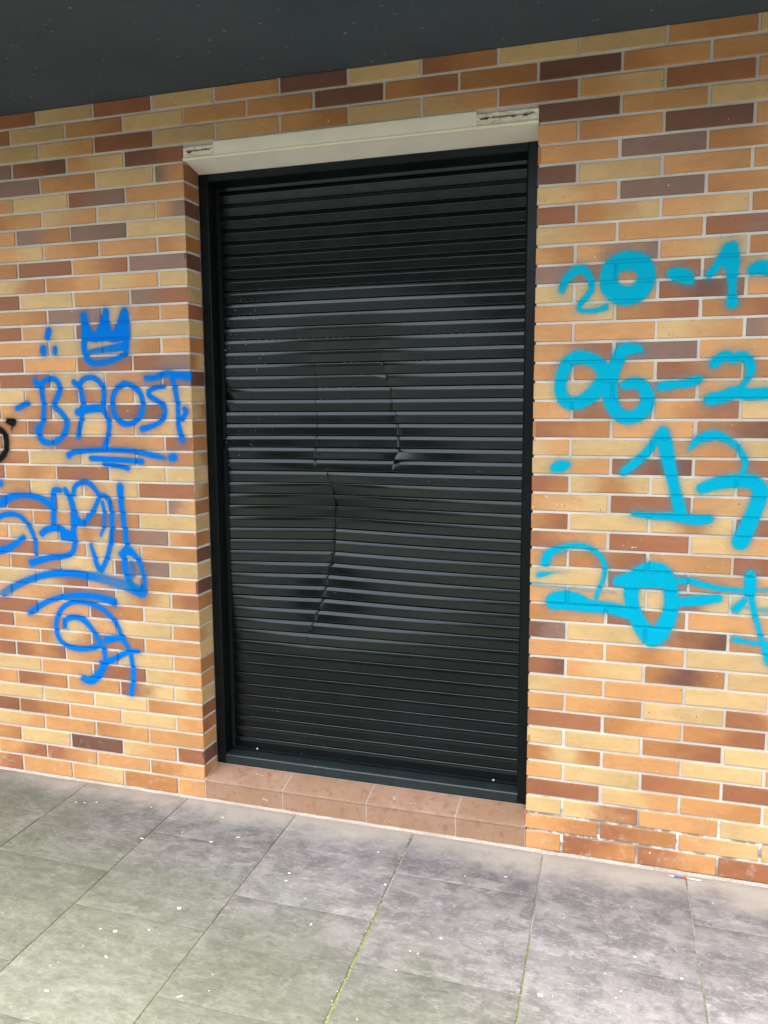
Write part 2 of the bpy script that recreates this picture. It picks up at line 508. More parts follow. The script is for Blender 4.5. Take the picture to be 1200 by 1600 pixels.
def brick_verts(x0, x1, y0, yb, z0, z1):
    """One brick face towards -y with worn, slightly uneven edges."""
    c = .0016
    j = lambda s=.0006: random.uniform(-s, s)
    outer = [(x0 + j(), z0 + j()), ((x0 + x1) / 2, z0 + j()), (x1 + j(), z0 + j()), (x1 + j(), z1 + j()), ((x0 + x1) / 2, z1 + j()), (x0 + j(), z1 + j())]
    mx, mz = (x0 + x1) / 2, (z0 + z1) / 2
    inner = [(a + math.copysign(c, mx - a) * (abs(a - mx) > 1e-3), b + math.copysign(c, mz - b)) for a, b in outer]
    v = [(a, y0, b) for a, b in inner] + [(a, y0 + c, b) for a, b in outer] + [(a, yb, b) for a, b in outer]
    f = [(0, 1, 4, 5), (1, 2, 3, 4)]
    for k in range(6):
        n = (k + 1) % 6
        f += [(n, k, 6 + k, 6 + n), (6 + n, 6 + k, 12 + k, 12 + n)]
    # the face list runs counter-clockwise seen from -y
    return v, f


def code_cols(code):
    mode = 1.0 if code.endswith('*') else 0.0
    code = code.rstrip('*')
    a, b = PAL[code[0]], PAL[code[-1]]
    k1, k2 = random.uniform(.9, 1.1), random.uniform(.93, 1.07)
    a = tuple(c * k1 for c in a)
    if len(code) == 1:
        b = tuple(c * k1 * q for c, q in zip(a, (random.uniform(.82, 1.1),) * 3)) if code[0] not in 'RB' else tuple(c * q for c, q in zip(a, (random.uniform(.85, 1.15),) * 3))
        b = tuple(c / k1 if code[0] not in 'RB' else c for c in b)
    else:
        b = tuple(c * k2 for c in b)
    return a, b, mode


def set_attrs(me, ca, cb, bl):
    for nm, data in (('ca', ca), ('cb', cb)):
        at = me.attributes.new(nm, 'FLOAT_COLOR', 'POINT')
        at.data.foreach_set('color', np.asarray(data, np.float32).ravel())
    at = me.attributes.new('bl', 'FLOAT_VECTOR', 'POINT')
    at.data.foreach_set('vector', np.asarray(bl, np.float32).ravel())


bricks = []          # every face brick: (x0, x1, z0, z1, y0, code, verts, faces, u values)


def add_brick(k, n0, n1, code, x_lo=None, x_hi=None):
    x0 = n0 * LB + HEAD / 2 + random.uniform(-.0012, .0012)
    x1 = n1 * LB - HEAD / 2 + random.uniform(-.0012, .0012)
    if x_lo is not None: x0 = x_lo
    if x_hi is not None: x1 = x_hi
    z0 = ZK[k - 1] + BED / 2; z1 = ZK[k] - BED / 2
    if k == 1: z0 = GZ + .004
    if k == 43: z1 = SOF - .0015
    y0 = random.uniform(-.0008, .0008)
    v, f = brick_verts(x0, x1, y0, .012, z0, z1)
    us = [(q[0] - x0) / (x1 - x0) for q in v]
    bricks.append(dict(k=k, x0=x0, x1=x1, z0=z0, z1=z1, y0=y0, code=code, v=v, f=f, u=us))


WEIGHT = 'Y' * 8 + 'O' * 8 + 'B' * 5 + 'R' * 5 + 'D' * 2 + 'P' * 2
def rnd_code():
    c = random.choice(WEIGHT)
    return c if random.random() < .5 else c + random.choice('YOBR')


N_MIN, N_MAX = -24, 20
for k in range(1, 44):
    odd = k % 2
    st, codes = ROWS[k][0], ROWS[k][1].split()
    through = k >= 41
    # everything left of the codes
    n = st - 1
    while n > N_MIN:
        add_brick(k, n, n + 1, rnd_code()); n -= 1
    n = st
    for c in codes:
        n1 = n + 1
        hi = None
        if not through and n1 > -5.01:
            n1 = -5; hi = XL - .0006
        add_brick(k, n, n1, c, None, hi)
        n = n1
    if not through:
        n = 0.0
        first = True
        for c in RIGHT[k].split():
            n1 = n + (0.5 if (odd and first) else 1.0)
            add_brick(k, n, n1, c, XR if first else None)
            n = n1; first = False
    while n < N_MAX:
        add_brick(k, n, n + 1, rnd_code()); n += 1
# bricks of the left reveal (seen edge on) and of the right one
for k in range(1, 40):
    z0 = ZK[k - 1] + BED / 2 if k > 1 else GZ + .004
    z1 = ZK[k] - BED / 2
    if k == 39: z1 = 2.3395 - .004
    for side in (0, 1):
        v, f = brick_verts(0.0008 if side == 0 else -DEPTH, DEPTH if side == 0 else -.0008, 0, .010, z0, z1)
        u = [(q[0] - min(a[0] for a in v)) / DEPTH for q in v]
        if side == 0:                          # faces +x
            w = [(XL - q[1], q[0], q[2]) for q in v]
        else:                                  # faces -x
            w = [(XR + q[1], -q[0], q[2]) for q in v]
        code = REVEAL_C.get(k, 'O') if side == 0 else rnd_code()
        bricks.append(dict(k=k, x0=XL if side == 0 else XR, x1=XL if side == 0 else XR, z0=z0, z1=z1, y0=0, code=code, v=w, f=f, u=u, reveal=True, hid=side == 1 or k < 2))


def shown_area(b):
    xs = [q[0] for q in b['v']]; ys = [q[1] for q in b['v']]; zs = [q[2] for q in b['v']]
    if b.get('hid'): return 0.0
    if b.get('reveal'): c = [(XL, 0, b['z0']), (XL, DEPTH, b['z0']), (XL, DEPTH, b['z1']), (XL, 0, b['z1'])]
    else: c = [(b['x0'], 0, b['z0']), (b['x1'], 0, b['z0']), (b['x1'], 0, b['z1']), (b['x0'], 0, b['z1'])]
    q = []
    for x, y, z in c:
        if (Vector((x, y, z)) - Vector(CAM)).dot(fw) < .2: return 0.0
        a, e = proj(x, y, z)
        q.append((min(max(a, 0), 1200), min(max(e, 0), 1600)))
    s = 0.0
    for i in range(4):
        s += q[i][0] * q[(i + 1) % 4][1] - q[(i + 1) % 4][0] * q[i][1]
    return abs(s) / 2


for b in bricks: b['area'] = shown_area(b)
order = sorted(range(len(bricks)), key=lambda i: -bricks[i]['area'])
chosen = set(i for i in order[:300] if bricks[i]['area'] > 30)
SV, SF, SA, SB, SL = [], [], [], [], []
for i, b in enumerate(bricks):
    a, bb, mode = code_cols(b['code'])
    seed = random.uniform(0, 40)
    n = len(b['v'])
    ca = [(*a, 1)] * n; cb = [(*bb, 1)] * n; bl = [(u, mode, seed) for u in b['u']]
    if i in chosen:
        me = mesh_from('brick', b['v'], b['f'])
        set_attrs(me, ca, cb, bl)
        wpart(link('brick', me, None, BRICK))
    else:
        o = len(SV)
        SV += b['v']; SF += [tuple(o + q for q in f) for f in b['f']]
        SA += ca; SB += cb; SL += bl
me = mesh_from('brick', SV, SF)
set_attrs(me, SA, SB, SL)
tag(wpart(link('brick', me, None, BRICK)), kind='stuff')

# mortar body of the wall with the opening left free
X0, X1 = N_MIN * LB, N_MAX * LB
mb = MB()
mb.box(X0, XL - .004, MY, .30, GZ - .05, SOF)
mb.box(XR + .004, X1, MY, .30, GZ - .05, SOF)
mb.box(XL - .004, XR + .004, MY, .30, 2.401, SOF)
wpart(mb.build('mortar', None, MORTAR))

# ------------------------------------------------------------------ graffiti: paint lying on bricks and joints
def S(pts, w, a=1.0):
    return (pts, w, a)


N_PAINT = [0]


def paint(name, label, mat, strokes, halo=1.0):
    """Strokes are traced on the wall; the coat follows each brick face and dips into the joints."""
    segs = []
    for pts, w, a in strokes:
        ws = list(w) if isinstance(w, (list, tuple)) else [w] * len(pts)
        aa = list(a) if isinstance(a, (list, tuple)) else [a] * len(pts)
        P = [unproj(*q) for q in pts]
        sc = [(Vector(CAM) - q).length * .985 / FPX for q in P]
        R = [wi * s / 2 for wi, s in zip(ws, sc)]
        # smooth the hand-traced line
        if len(P) > 2:
            t = np.arange(len(P)); tt = np.linspace(0, len(P) - 1, (len(P) - 1) * 5 + 1)
            A = np.array([(q.x, q.z, r, x) for q, r, x in zip(P, R, aa)])
            out = np.empty((len(tt), 4))
            for n_, ti in enumerate(tt):
                i1 = min(int(ti), len(P) - 2); f_ = ti - i1
                p0, p1, p2, p3 = A[max(i1 - 1, 0)], A[i1], A[i1 + 1], A[min(i1 + 2, len(P) - 1)]
                out[n_] = .5 * (2 * p1 + (p2 - p0) * f_ + (2 * p0 - 5 * p1 + 4 * p2 - p3) * f_ ** 2 + (3 * p1 - p0 - 3 * p2 + p3) * f_ ** 3)
        else:
            out = np.array([(q.x, q.z, r, x) for q, r, x in zip(P, R, aa)])
        if len(out) == 1: out = np.vstack([out, out + np.array([1e-4, 0, 0, 0])])
        for q0, q1 in zip(out[:-1], out[1:]): segs.append(np.concatenate([q0, q1]))
    segs = np.array(segs)
    pad = .035
    bx0 = min(segs[:, 0].min(), segs[:, 4].min()) - segs[:, 2].max() - pad; bx1 = max(segs[:, 0].max(), segs[:, 4].max()) + segs[:, 2].max() + pad
    bz0 = min(segs[:, 1].min(), segs[:, 5].min()) - segs[:, 2].max() - pad; bz1 = max(segs[:, 1].max(), segs[:, 5].max()) + segs[:, 2].max() + pad

    def dens(X, Z):
        shp = X.shape
        x = X.ravel()[:, None]; z = Z.ravel()[:, None]
        best = np.zeros(x.shape[0]); hal = np.zeros(x.shape[0])
        for c in range(0, len(segs), 64):
            s = segs[c:c + 64]
            dx = s[:, 4] - s[:, 0]; dz = s[:, 5] - s[:, 1]
            L2 = dx * dx + dz * dz + 1e-12
            t = np.clip(((x - s[:, 0]) * dx + (z - s[:, 1]) * dz) / L2, 0, 1)
            d = np.hypot(x - s[:, 0] - t * dx, z - s[:, 1] - t * dz)
            r = s[:, 2] + t * (s[:, 6] - s[:, 2]); al = s[:, 3] + t * (s[:, 7] - s[:, 3])
            soft = .0115 + (1 - np.clip(al, 0, 1)) * .016
            e = np.clip((r + soft * .5 - d) / soft, 0, 1)
            core = al * e * e * (3 - 2 * e)
            h = al * .30 * halo * np.exp(-np.clip(d - r, 0, 1) / .0125)
            best = np.maximum(best, core.max(1)); hal = np.maximum(hal, h.max(1))
        return np.maximum(best, hal).reshape(shp)

    V, F_, D = [], [], []
    lift = .00022 * N_PAINT[0]; N_PAINT[0] += 1

    def patch(xs, zs, ys):
        """Grid over xs, zs; ys is the depth per node (2-D)."""
        X, Z = np.meshgrid(xs, zs)
        d = dens(X, Z)
        keep = np.maximum(np.maximum(d[:-1, :-1], d[1:, :-1]), np.maximum(d[:-1, 1:], d[1:, 1:])) > .028
        if not keep.any(): return
        idx = -np.ones(X.shape, int)
        base = len(V); cnt = 0
        for i, j in np.argwhere(keep):
            q = []
            for a, b in ((i, j), (i, j + 1), (i + 1, j + 1), (i + 1, j)):
                if idx[a, b] < 0:
                    idx[a, b] = base + cnt; cnt += 1
                    V.append((X[a, b], ys[a, b], Z[a, b])); D.append(d[a, b])
                q.append(idx[a, b])
            F_.append(tuple(q))

    step = .0034
    near = [b for b in bricks if not b.get('reveal') and b['x1'] > bx0 and b['x0'] < bx1 and b['z1'] > bz0 and b['z0'] < bz1]
    rows = {}
    for b in near:
        rows.setdefault(b['k'], []).append(b)
        x0, x1, z0, z1 = max(b['x0'], bx0), min(b['x1'], bx1), b['z0'], b['z1']
        xs = np.linspace(x0, x1, max(3, int((x1 - x0) / step)))
        zs = np.linspace(z0, z1, max(3, int((z1 - z0) / step)))
        e = .0012
        lx = [b['x0'] - e, b['x0'] + .0004] if b['x0'] >= bx0 else []
        hx = [b['x1'] - .0004, b['x1'] + e] if b['x1'] <= bx1 else []
        xs = np.concatenate([lx, xs[1:-1] if lx or hx else xs, hx])
        zs = np.concatenate([[z0 - e, z0 + .0004], zs[1:-1], [z1 - .0004, z1 + e]])
        yy = np.full((len(zs), len(xs)), b['y0'] - .0006 - lift)
        if lx: yy[:, 0] = MY - .0002 - lift
        if hx: yy[:, -1] = MY - .0002 - lift
        yy[0, :] = MY - .0002 - lift; yy[-1, :] = MY - .0002 - lift
        patch(xs, zs, yy)
    ym = MY - .0008 - lift
    for k, bs in rows.items():
        bs.sort(key=lambda b: b['x0'])
        for a, b in zip(bs[:-1], bs[1:]):
            if b['x0'] - a['x1'] < .03:
                xs = np.linspace(a['x1'], b['x0'], 4); zs = np.linspace(a['z0'], a['z1'], 16)
                patch(xs, zs, np.full((16, 4), ym))
        zt = ZK[k] + BED / 2
        if k < 43:
            lo, hi = bx0, bx1
            if lo < XL and hi > XL - .001: hi = XL - .002
            if hi > XR and lo < XR: lo = XR + .002
            xs = np.linspace(lo, hi, max(3, int((hi - lo) / step))); zs = np.linspace(bs[0]['z1'] - .0005, zt + .0005, 4)
            patch(xs, zs, np.full((4, len(xs)), ym))
    me = mesh_from(name, V, F_, True)
    at = me.attributes.new('d', 'FLOAT', 'POINT')
    at.data.foreach_set('value', np.asarray(D, np.float32))
    o = link(name, me, None, mat)
    wpart(o)
    o['label'] = label
    return o


paint('graffiti', 'blue spray-painted three-point crown with three dots beside it', BLUE, [
    S([(131, 494), (132, 510), (132, 530), (131, 545), (135, 555)], [12, 12, 11, 9, 9]),
    S([(131, 503), (140, 520), (150, 526), (158, 512), (165, 488)], [11, 13, 13, 13, 12]),
    S([(165, 488), (166, 508), (176, 527), (187, 508), (194, 488)], [12, 13, 13, 13, 13]),
    S([(135, 524), (148, 527), (165, 524), (180, 528), (194, 522)], [15, 14, 16, 14, 16]),
    S([(195, 490), (196, 510), (197, 530), (197, 548)], [13, 13, 12, 10]),
    S([(140, 550), (158, 547), (178, 544), (196, 540)], [8, 10, 12, 14], [.75, .75, .85, .95]),
    S([(132, 540), (134, 556), (142, 566), (158, 567), (178, 562), (196, 553)], [8, 9, 9, 9, 8, 8]),
    S([(76, 517), (74, 526)], 10), S([(68, 545), (68, 550)], 11), S([(86, 545), (86, 550)], 8)])
paint('graffiti', 'blue spray-painted tag reading BROST with three underlines', BLUE, [
    S([(55, 595), (61, 602), (72, 594), (84, 592), (92, 600), (93, 612), (88, 624), (84, 634), (92, 641), (102, 653), (105, 665), (101, 677), (92, 688), (80, 692), (69, 690), (62, 682), (60, 670)], [8, 9, 8, 8, 8, 9, 8, 8, 8, 8, 9, 9, 8, 8, 9, 9, 11]),
    S([(64, 603), (67, 620), (69, 640), (67, 658), (62, 672)], 8.5),
    S([(116, 597), (123, 602), (132, 592), (145, 590), (155, 596), (161, 606), (163, 620), (160, 634)], [8, 9, 8, 8, 8, 8, 8, 9]),
    S([(123, 600), (127, 614), (130, 628), (128, 640)], 8.5),
    S([(122, 644), (134, 640), (148, 638), (160, 638)], [11, 12, 12, 12]),
    S([(129, 645), (127, 657), (125, 668), (122, 682)], 8),
    S([(158, 638), (167, 650), (171, 664), (169, 680), (165, 694), (162, 702)], 8),
    S([(193, 600), (183, 607), (177, 620), (176, 636), (181, 651), (191, 661), (203, 662), (213, 657), (221, 645), (223, 630), (220, 616), (211, 606), (202, 601), (193, 599)], 8.5),
    S([(255, 604), (243, 606), (234, 610), (233, 617), (242, 624), (253, 631), (258, 641), (256, 651), (249, 660), (237, 666), (223, 670)], [7, 7, 8, 8, 8, 8, 8, 8, 8, 8, 10]),
    S([(229, 591), (243, 590), (258, 584), (276, 586), (296, 588)], [9, 9, 10, 11, 13]),
    S([(270, 593), (275, 614), (278, 634), (279, 662), (283, 680), (284, 687)], [9, 8, 8, 8, 9, 10]),
    S([(288, 639), (291, 644), (284, 655)], 8),
    S([(108, 711), (118, 706), (160, 703), (200, 704), (222, 708), (245, 713), (259, 716)], [10, 8, 8, 8, 8, 8, 7], [1, 1, 1, 1, 1, 1, .6]),
    S([(268, 715), (272, 715)], 12),
    S([(143, 716), (180, 718), (222, 721)], 8.5), S([(163, 725), (185, 728), (200, 732)], 7),
    S([(27, 638), (34, 635), (43, 630)], [8, 9, 8], .85)])
paint('graffiti', 'black spray-painted curl at the left edge of the photo', BLACKP, [
    S([(12, 658), (20, 660)], [8, 12]), S([(19, 663), (19, 671)], 3, .8), S([(-4, 669), (5, 675), (10, 686), (10, 700), (5, 712), (-4, 719)], 9)])
paint('graffiti', 'blue looping scribble below the BROST tag, ending in a long vertical loop', BLUE, [
    S([(-3, 757), (1, 755)], 9),
    S([(-6, 786), (4, 784), (13, 778), (30, 774), (50, 775), (67, 781), (78, 789)], [14, 13, 11, 8, 8, 9, 10]),
    S([(94, 766), (86, 766), (83, 775), (83, 790), (84, 805), (84, 818)], [8, 9, 9, 9, 10, 10]),
    S([(102, 766), (109, 777), (114, 793), (115, 812), (115, 832), (117, 846), (115, 860), (104, 868), (76, 872), (50, 879)], [9, 9, 10, 10, 10, 9, 8, 8, 9, 11]),
    S([(66, 833), (75, 827), (90, 825), (103, 833), (115, 838)], [10, 10, 10, 13, 13]), S([(98, 838), (114, 841)], 11),
    S([(-6, 811), (4, 805), (15, 803), (28, 805), (38, 812), (47, 824), (53, 838), (56, 852), (56, 866)], [8, 8, 8, 7, 7, 7, 7, 7, 6]),
    S([(-6, 861), (12, 857), (25, 849), (37, 839)], [12, 10, 9, 7]),
    S([(115, 772), (117, 761), (127, 754), (138, 755), (147, 762), (155, 774)], 7.5),
    S([(155, 774), (164, 775), (171, 784), (175, 803), (175, 830), (172, 855), (166, 876), (158, 890), (151, 880), (147, 866), (142, 851)], [8, 8, 8, 8, 8, 8, 8, 9, 8, 7, 5]),
    S([(114, 790), (120, 808), (130, 816), (141, 806), (149, 792), (155, 778)], 7.5), S([(117, 816), (132, 818)], 9),
    S([(160, 785), (163, 800), (163, 820), (158, 836)], [6, 6, 6, 4]),
    S([(188, 761), (189, 780), (192, 806), (196, 832), (198, 850)], [12, 10, 9, 8, 9]),
    S([(190, 866), (200, 860), (211, 868), (219, 880), (224, 897), (225, 914), (220, 926)], [10, 14, 9, 8, 8, 9, 12], [1, 1, 1, 1, .9, .9, .7]),
    S([(194, 866), (195, 880), (198, 897), (205, 912), (212, 922)], [9, 10, 11, 9, 12], [1, 1, .9, .8, .7]),
    S([(205, 880), (208, 895), (205, 905)], 9, .6)])
paint('graffiti', 'faded blue arcs and inward spiral tag, lowest on the left wall', BLUE, [
    S([(5, 927), (25, 915), (50, 904), (83, 896), (117, 896), (138, 900), (167, 906), (200, 916), (222, 925)], [12, 11, 10, 11, 11, 12, 16, 18, 18], [.55, .75, .85, .9, .95, .85, .6, .65, .75]),
    S([(47, 957), (60, 948), (75, 940), (95, 933), (125, 930), (155, 933), (178, 941)], [9, 9, 8, 8, 9, 9, 12], [.8, .9, .9, 1, 1, 1, 1]),
    S([(102, 979), (103, 968), (117, 964), (130, 968), (142, 980), (153, 997), (162, 1014), (165, 1028), (163, 1040), (155, 1053), (143, 1063), (130, 1060)], [7, 8, 8, 9, 8, 8, 8, 8, 9, 12, 12, 8]),
    S([(155, 1009), (140, 1013), (120, 1013), (101, 1006), (91, 994), (88, 978), (91, 961), (101, 947), (117, 940), (138, 942), (158, 950), (175, 965), (185, 980), (190, 993), (196, 1005), (203, 1017), (206, 1030), (208, 1048), (208, 1064), (205, 1084)], 7.5),
    S([(166, 1000), (182, 997), (194, 998)], [11, 9, 7]),
    S([(160, 1036), (177, 1030), (193, 1022), (205, 1018), (216, 1018)], [10, 9, 8, 7, 6])])
paint('graffiti', 'cyan spray-painted numbers 20-1- in the top line of the right wall', CYAN, [
    S([(878, 453), (883, 440), (894, 427), (907, 421), (919, 429), (925, 446), (920, 460), (908, 473), (905, 483), (917, 486), (935, 484), (946, 480)], [10, 11, 13, 13, 11, 9, 9, 8, 7, 6, 7, 9]),
    S([(980, 407), (1000, 411), (1010, 426), (1006, 446), (990, 460), (970, 461), (954, 450), (951, 432), (960, 415), (980, 407)], [27, 27, 25, 26, 27, 28, 26, 25, 26, 27]),
    S([(1050, 427), (1060, 429), (1072, 433), (1078, 438)], [14, 20, 20, 12]),
    S([(1108, 429), (1117, 420), (1127, 406), (1139, 389)], [10, 12, 14, 18]),
    S([(1144, 386), (1143, 405), (1144, 425), (1144, 450), (1144, 473)], [16, 22, 17, 10, 16]),
    S([(1177, 421), (1190, 418), (1215, 422)], [15, 19, 18])])
paint('graffiti', 'cyan spray-painted numbers 06-2 in the second line of the right wall', CYAN, [
    S([(902, 558), (887, 567), (878, 588), (876, 610), (885, 627), (903, 629), (922, 619), (940, 602), (946, 585), (935, 569), (918, 560), (902, 558)], [20, 19, 18, 18, 20, 20, 22, 26, 24, 20, 19, 20]),
    S([(1000, 546), (986, 545), (972, 549), (965, 563), (957, 584), (953, 609), (956, 631), (965, 645), (978, 652), (995, 649), (1009, 635), (1011, 616), (1002, 602), (989, 598), (976, 602)], [10, 17, 19, 20, 20, 22, 21, 20, 20, 20, 21, 20, 18, 17, 13]),
    S([(1032, 604), (1047, 602), (1057, 600), (1072, 599), (1091, 593)], [12, 14, 10, 13, 12]),
    S([(1116, 568), (1127, 559), (1138, 556), (1146, 562), (1157, 556), (1169, 563), (1173, 577), (1168, 592), (1157, 606)], [14, 16, 14, 11, 14, 14, 12, 8, 9]),
    S([(1110, 624), (1128, 620), (1150, 613), (1172, 616), (1215, 613)], [18, 18, 18, 17, 17])])
paint('graffiti', 'cyan spray-painted number 13 in the third line with a round dot before it', CYAN, [
    S([(866, 731), (876, 728), (885, 726)], [12, 18, 12]),
    S([(975, 737), (990, 725), (1005, 712), (1019, 696), (1031, 678)], [12, 13, 13, 13, 14]),
    S([(1036, 675), (1041, 702), (1047, 733), (1055, 767), (1063, 800)], [17, 21, 17, 16, 18]),
    S([(990, 803), (1020, 806), (1050, 807), (1085, 812), (1108, 811)], [7, 10, 13, 15, 12]),
    S([(1077, 702), (1090, 688), (1108, 681), (1123, 681), (1142, 690), (1155, 702), (1163, 717), (1164, 729), (1158, 742)], [4, 12, 15, 13, 9, 8, 8, 7, 7]),
    S([(1097, 763), (1118, 756), (1150, 751), (1175, 753), (1187, 765), (1185, 782), (1178, 800), (1168, 823), (1157, 846)], [16, 18, 20, 21, 21, 21, 21, 22, 24])])
paint('graffiti', 'cyan spray-painted numbers 20-1 in the bottom line of the right wall', CYAN, [
    S([(852, 878), (857, 866), (875, 856), (900, 852), (921, 856), (937, 868), (945, 884), (943, 902), (937, 918), (931, 934)], [14, 13, 8, 8, 8, 7, 7, 6, 6, 6]),
    S([(866, 939), (880, 937), (900, 940), (920, 946), (955, 950), (985, 958)], [26, 30, 28, 20, 18, 20]),
    S([(842, 898), (852, 896), (866, 894), (885, 894)], [8, 7, 4, 3], [.95, .9, .6, .3]), S([(869, 866), (887, 860)], 4, .6),
    S([(1016, 890), (997, 899), (987, 920), (988, 946), (998, 972), (1013, 988), (1030, 987), (1044, 966), (1049, 938), (1044, 908), (1032, 893), (1016, 890)], [24, 24, 22, 20, 22, 24, 24, 22, 20, 22, 24, 24]),
    S([(966, 908), (990, 905), (1030, 906)], [16, 24, 24]),
    S([(1002, 985), (1018, 998), (1036, 992)], [18, 24, 18], [.8, .85, .75]),
    S([(1042, 905), (1067, 908), (1080, 908), (1117, 918), (1160, 923)], [8, 8, 9, 8, 7], [1, 1, 1, .95, .9]),
    S([(1064, 940), (1092, 938), (1122, 935)], [14, 14, 11]),
    S([(1172, 898), (1172, 912), (1171, 925)], [13, 17, 17]), S([(1163, 938), (1150, 951)], [9, 12]),
    S([(1174, 932), (1177, 951), (1185, 981), (1193, 1009), (1203, 1034)], [8, 8, 7, 8, 14], [1, 1, .9, .9, .9]),
    S([(1149, 999), (1175, 1004), (1205, 1007)], [9, 6, 10], .9), S([(1182, 922), (1208, 922)], 8, .6), S([(1160, 948), (1208, 956)], [7, 10], .5),
    S([(830, 912), (880, 918), (960, 926)], [6, 6, 5], .35)])

# ------------------------------------------------------------------ lintel
lint = empty('lintel', (-.61, 0, 2.35))
tag(lint, 'cream painted concrete lintel with crumbling ends above the black shutter', 'lintel', kind='thing')
LI = Matrix.Translation(-lint.location)


def child(o, root):
    o.parent = root
    o.matrix_parent_inverse = Matrix.Translation(-root.location)
    return o


LX0, LX1, LM0, LM1 = XL + .002, XR + .001, -1.108, -.188
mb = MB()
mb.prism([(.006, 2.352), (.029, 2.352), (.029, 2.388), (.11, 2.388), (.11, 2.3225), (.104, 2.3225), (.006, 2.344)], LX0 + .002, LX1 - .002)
child(mb.build('beam', None, BOUNCE_UNDER), lint)
mb = MB()                                        # proud bottom lip catching the light
mb.prism([(-.0065, 2.3455), (-.0065, 2.3505), (-.003, 2.354), (.012, 2.354), (.012, 2.3435), (-.003, 2.3435)], LX0, LX1)
child(mb.build('drip_edge', None, CREAM), lint)
mb = MB()
mb.prism([(-.0045, 2.352), (-.0045, 2.396), (-.002, 2.3985), (.03, 2.3985), (.03, 2.352)], LM0, LM1)
child(mb.build('face_panel', None, CREAM), lint)
for a, b in ((LX0, LM0 + .002), (LM1 - .002, LX1)):
    nx, nz = int((b - a) / .0022), 22
    V, F_ = [], []
    for i in range(nx + 1):
        for j in range(nz + 1):
            x = a + (b - a) * i / nx
            top = 2.387 + .0022 * noise.noise((x * 40, 3, 0)) + .0012 * noise.noise((x * 160, 5, 0))
            z = 2.352 + (top - 2.352) * j / nz
            y = -.0015 + .0026 * noise.noise((x * 70, 1.7, z * 90)) + .0014 * noise.noise((x * 260, 4.7, z * 260))
            zg = 2.3745 + .0022 * noise.noise((x * 35, 9, 2)) + .0012 * noise.noise((x * 130, 2, 7))
            wg = .0010 + .0062 * max(0, noise.noise((x * 46 + 3, 6, 1)) + .30)
            end = min(1, max(0, (x - a - .008) / .01)) * min(1, max(0, (b - .012 - x) / .01))
            if abs(z - zg) < wg * end: y += .024
            V.append((x, y, z))
    for i in range(nx):
        for j in range(nz):
            q = i * (nz + 1) + j
            F_.append((q, q + nz + 1, q + nz + 2, q + 1))
    me = mesh_from('rough_end', V, F_, False)
    me.materials.append(CREAM_ROUGH); me.materials.append(VOID)
    me.polygons.foreach_set('material_index', [1 if sum(V[q][1] > .015 for q in f) >= 3 else 0 for f in F_])
    child(link('rough_end', me), lint)
# mortar filling between the lintel and the bricks above it
mb = MB()
mb.box(XL - .0035, XR + .0035, .005, .12, 2.3885, 2.4012)
wpart(mb.build('mortar', None, MORTAR))

# ------------------------------------------------------------------ soffit
sof = empty('soffit', (-.5, -1.2, SOF))
tag(sof, 'dark grey painted soffit slab overhanging the top of the brick wall', 'soffit', kind='thing')
mb = MB()
mb.box(X0, X1, -1.15, .30, SOF, SOF + .26)
child(mb.build('slab', None, SOFFIT), sof)

# ------------------------------------------------------------------ doorstep
step = empty('doorstep', (-.61, .04, GZ))
tag(step, 'low terracotta tiled doorstep under the black shutter', 'doorstep')
TX = [XL + .003, -.903, -.572, -.241, XR - .001]
mb = MB()
mb.prism([(-.0022, GZ - .02), (-.0022, .0478), (-.0045, .0535), (-.003, .0582), (.0, .0598), (.10, .0824), (.18, .0824), (.18, GZ - .02)], XL + .0005, XR - .0005)
child(mb.build('grout', None, GROUT), step)
for a, b in zip(TX[:-1], TX[1:]):
    g = .0022
    mb = MB()
    mb.prism([(-.0055, .0500), (-.0065, .0535), (-.0055, .0585), (-.001, .0607), (.0985, .0832), (.0985, .074), (.001, .0500)], a + g, b - g)
    child(mb.build('tread_tile', None, TERRA, False), step)
    mb = MB()
    mb.prism([(-.0035, GZ + .001), (-.0035, .0455), (-.0025, .0468), (.006, .0468), (.006, GZ + .001)], a + g, b - g)
    child(mb.build('riser_tile', None, TERRA), step)

# ------------------------------------------------------------------ roller shutter
sh = empty('roller_shutter', (-.61, .17, .085))
tag(sh, 'dented black aluminium roller shutter pulled down in the doorway', 'shutter')
FY = DEPTH                                      # front of the frame
FI = -1.1935                                    # inner edge of the left rail
FJ = -.0400                                     # inner edge of the right rail
SY = .172                                       # plane of the slats
def rail(x0, x1, inner):
    mb = MB()
    c = .002
    # front face with eased edges, then the body going back past the slats
    prof = [(x0, FY + c), (x0 + c, FY), (x1 - c, FY), (x1, FY + c), (x1, FY + .062), (x0, FY + .062)]
    z0, z1 = .086, 2.3215
    b = len(mb.v)
    n = len(prof)
    mb.v += [(p[0], p[1], z0) for p in prof] + [(p[0], p[1], z1) for p in prof]
    for i in range(n):
        j = (i + 1) % n
        mb.f.append((b + i, b + j, b + n + j, b + n + i))
    mb.f += [tuple(b + i for i in reversed(range(n))), tuple(b + n + i for i in range(n))]
    return mb
child(rail(XL + .0008, FI, 1).build('guide_rail', None, FRAME), sh)
child(rail(FJ, XR - .0008, -1).build('guide_rail', None, FRAME), sh)
mb = MB()
mb.box(FI - .001, FI + .013, FY + .0605, FY + .068, .12, 2.296)       # brush strips beside the slats
child(mb.build('brush_seal', None, VOID), sh)
mb = MB()
mb.box(FJ - .011, FJ + .001, FY + .0605, FY + .068, .12, 2.296)
child(mb.build('brush_seal', None, VOID), sh)
mb = MB()
mb.prism([(FY, 2.2965), (FY, 2.319), (FY + .002, 2.3212), (FY + .10, 2.3212), (FY + .10, 2.310), (FY + .058, 2.286), (FY + .002, 2.2945)], FI + .0005, FJ - .0005)
child(mb.build('head_rail', None, FRAME), sh)
mb = MB()
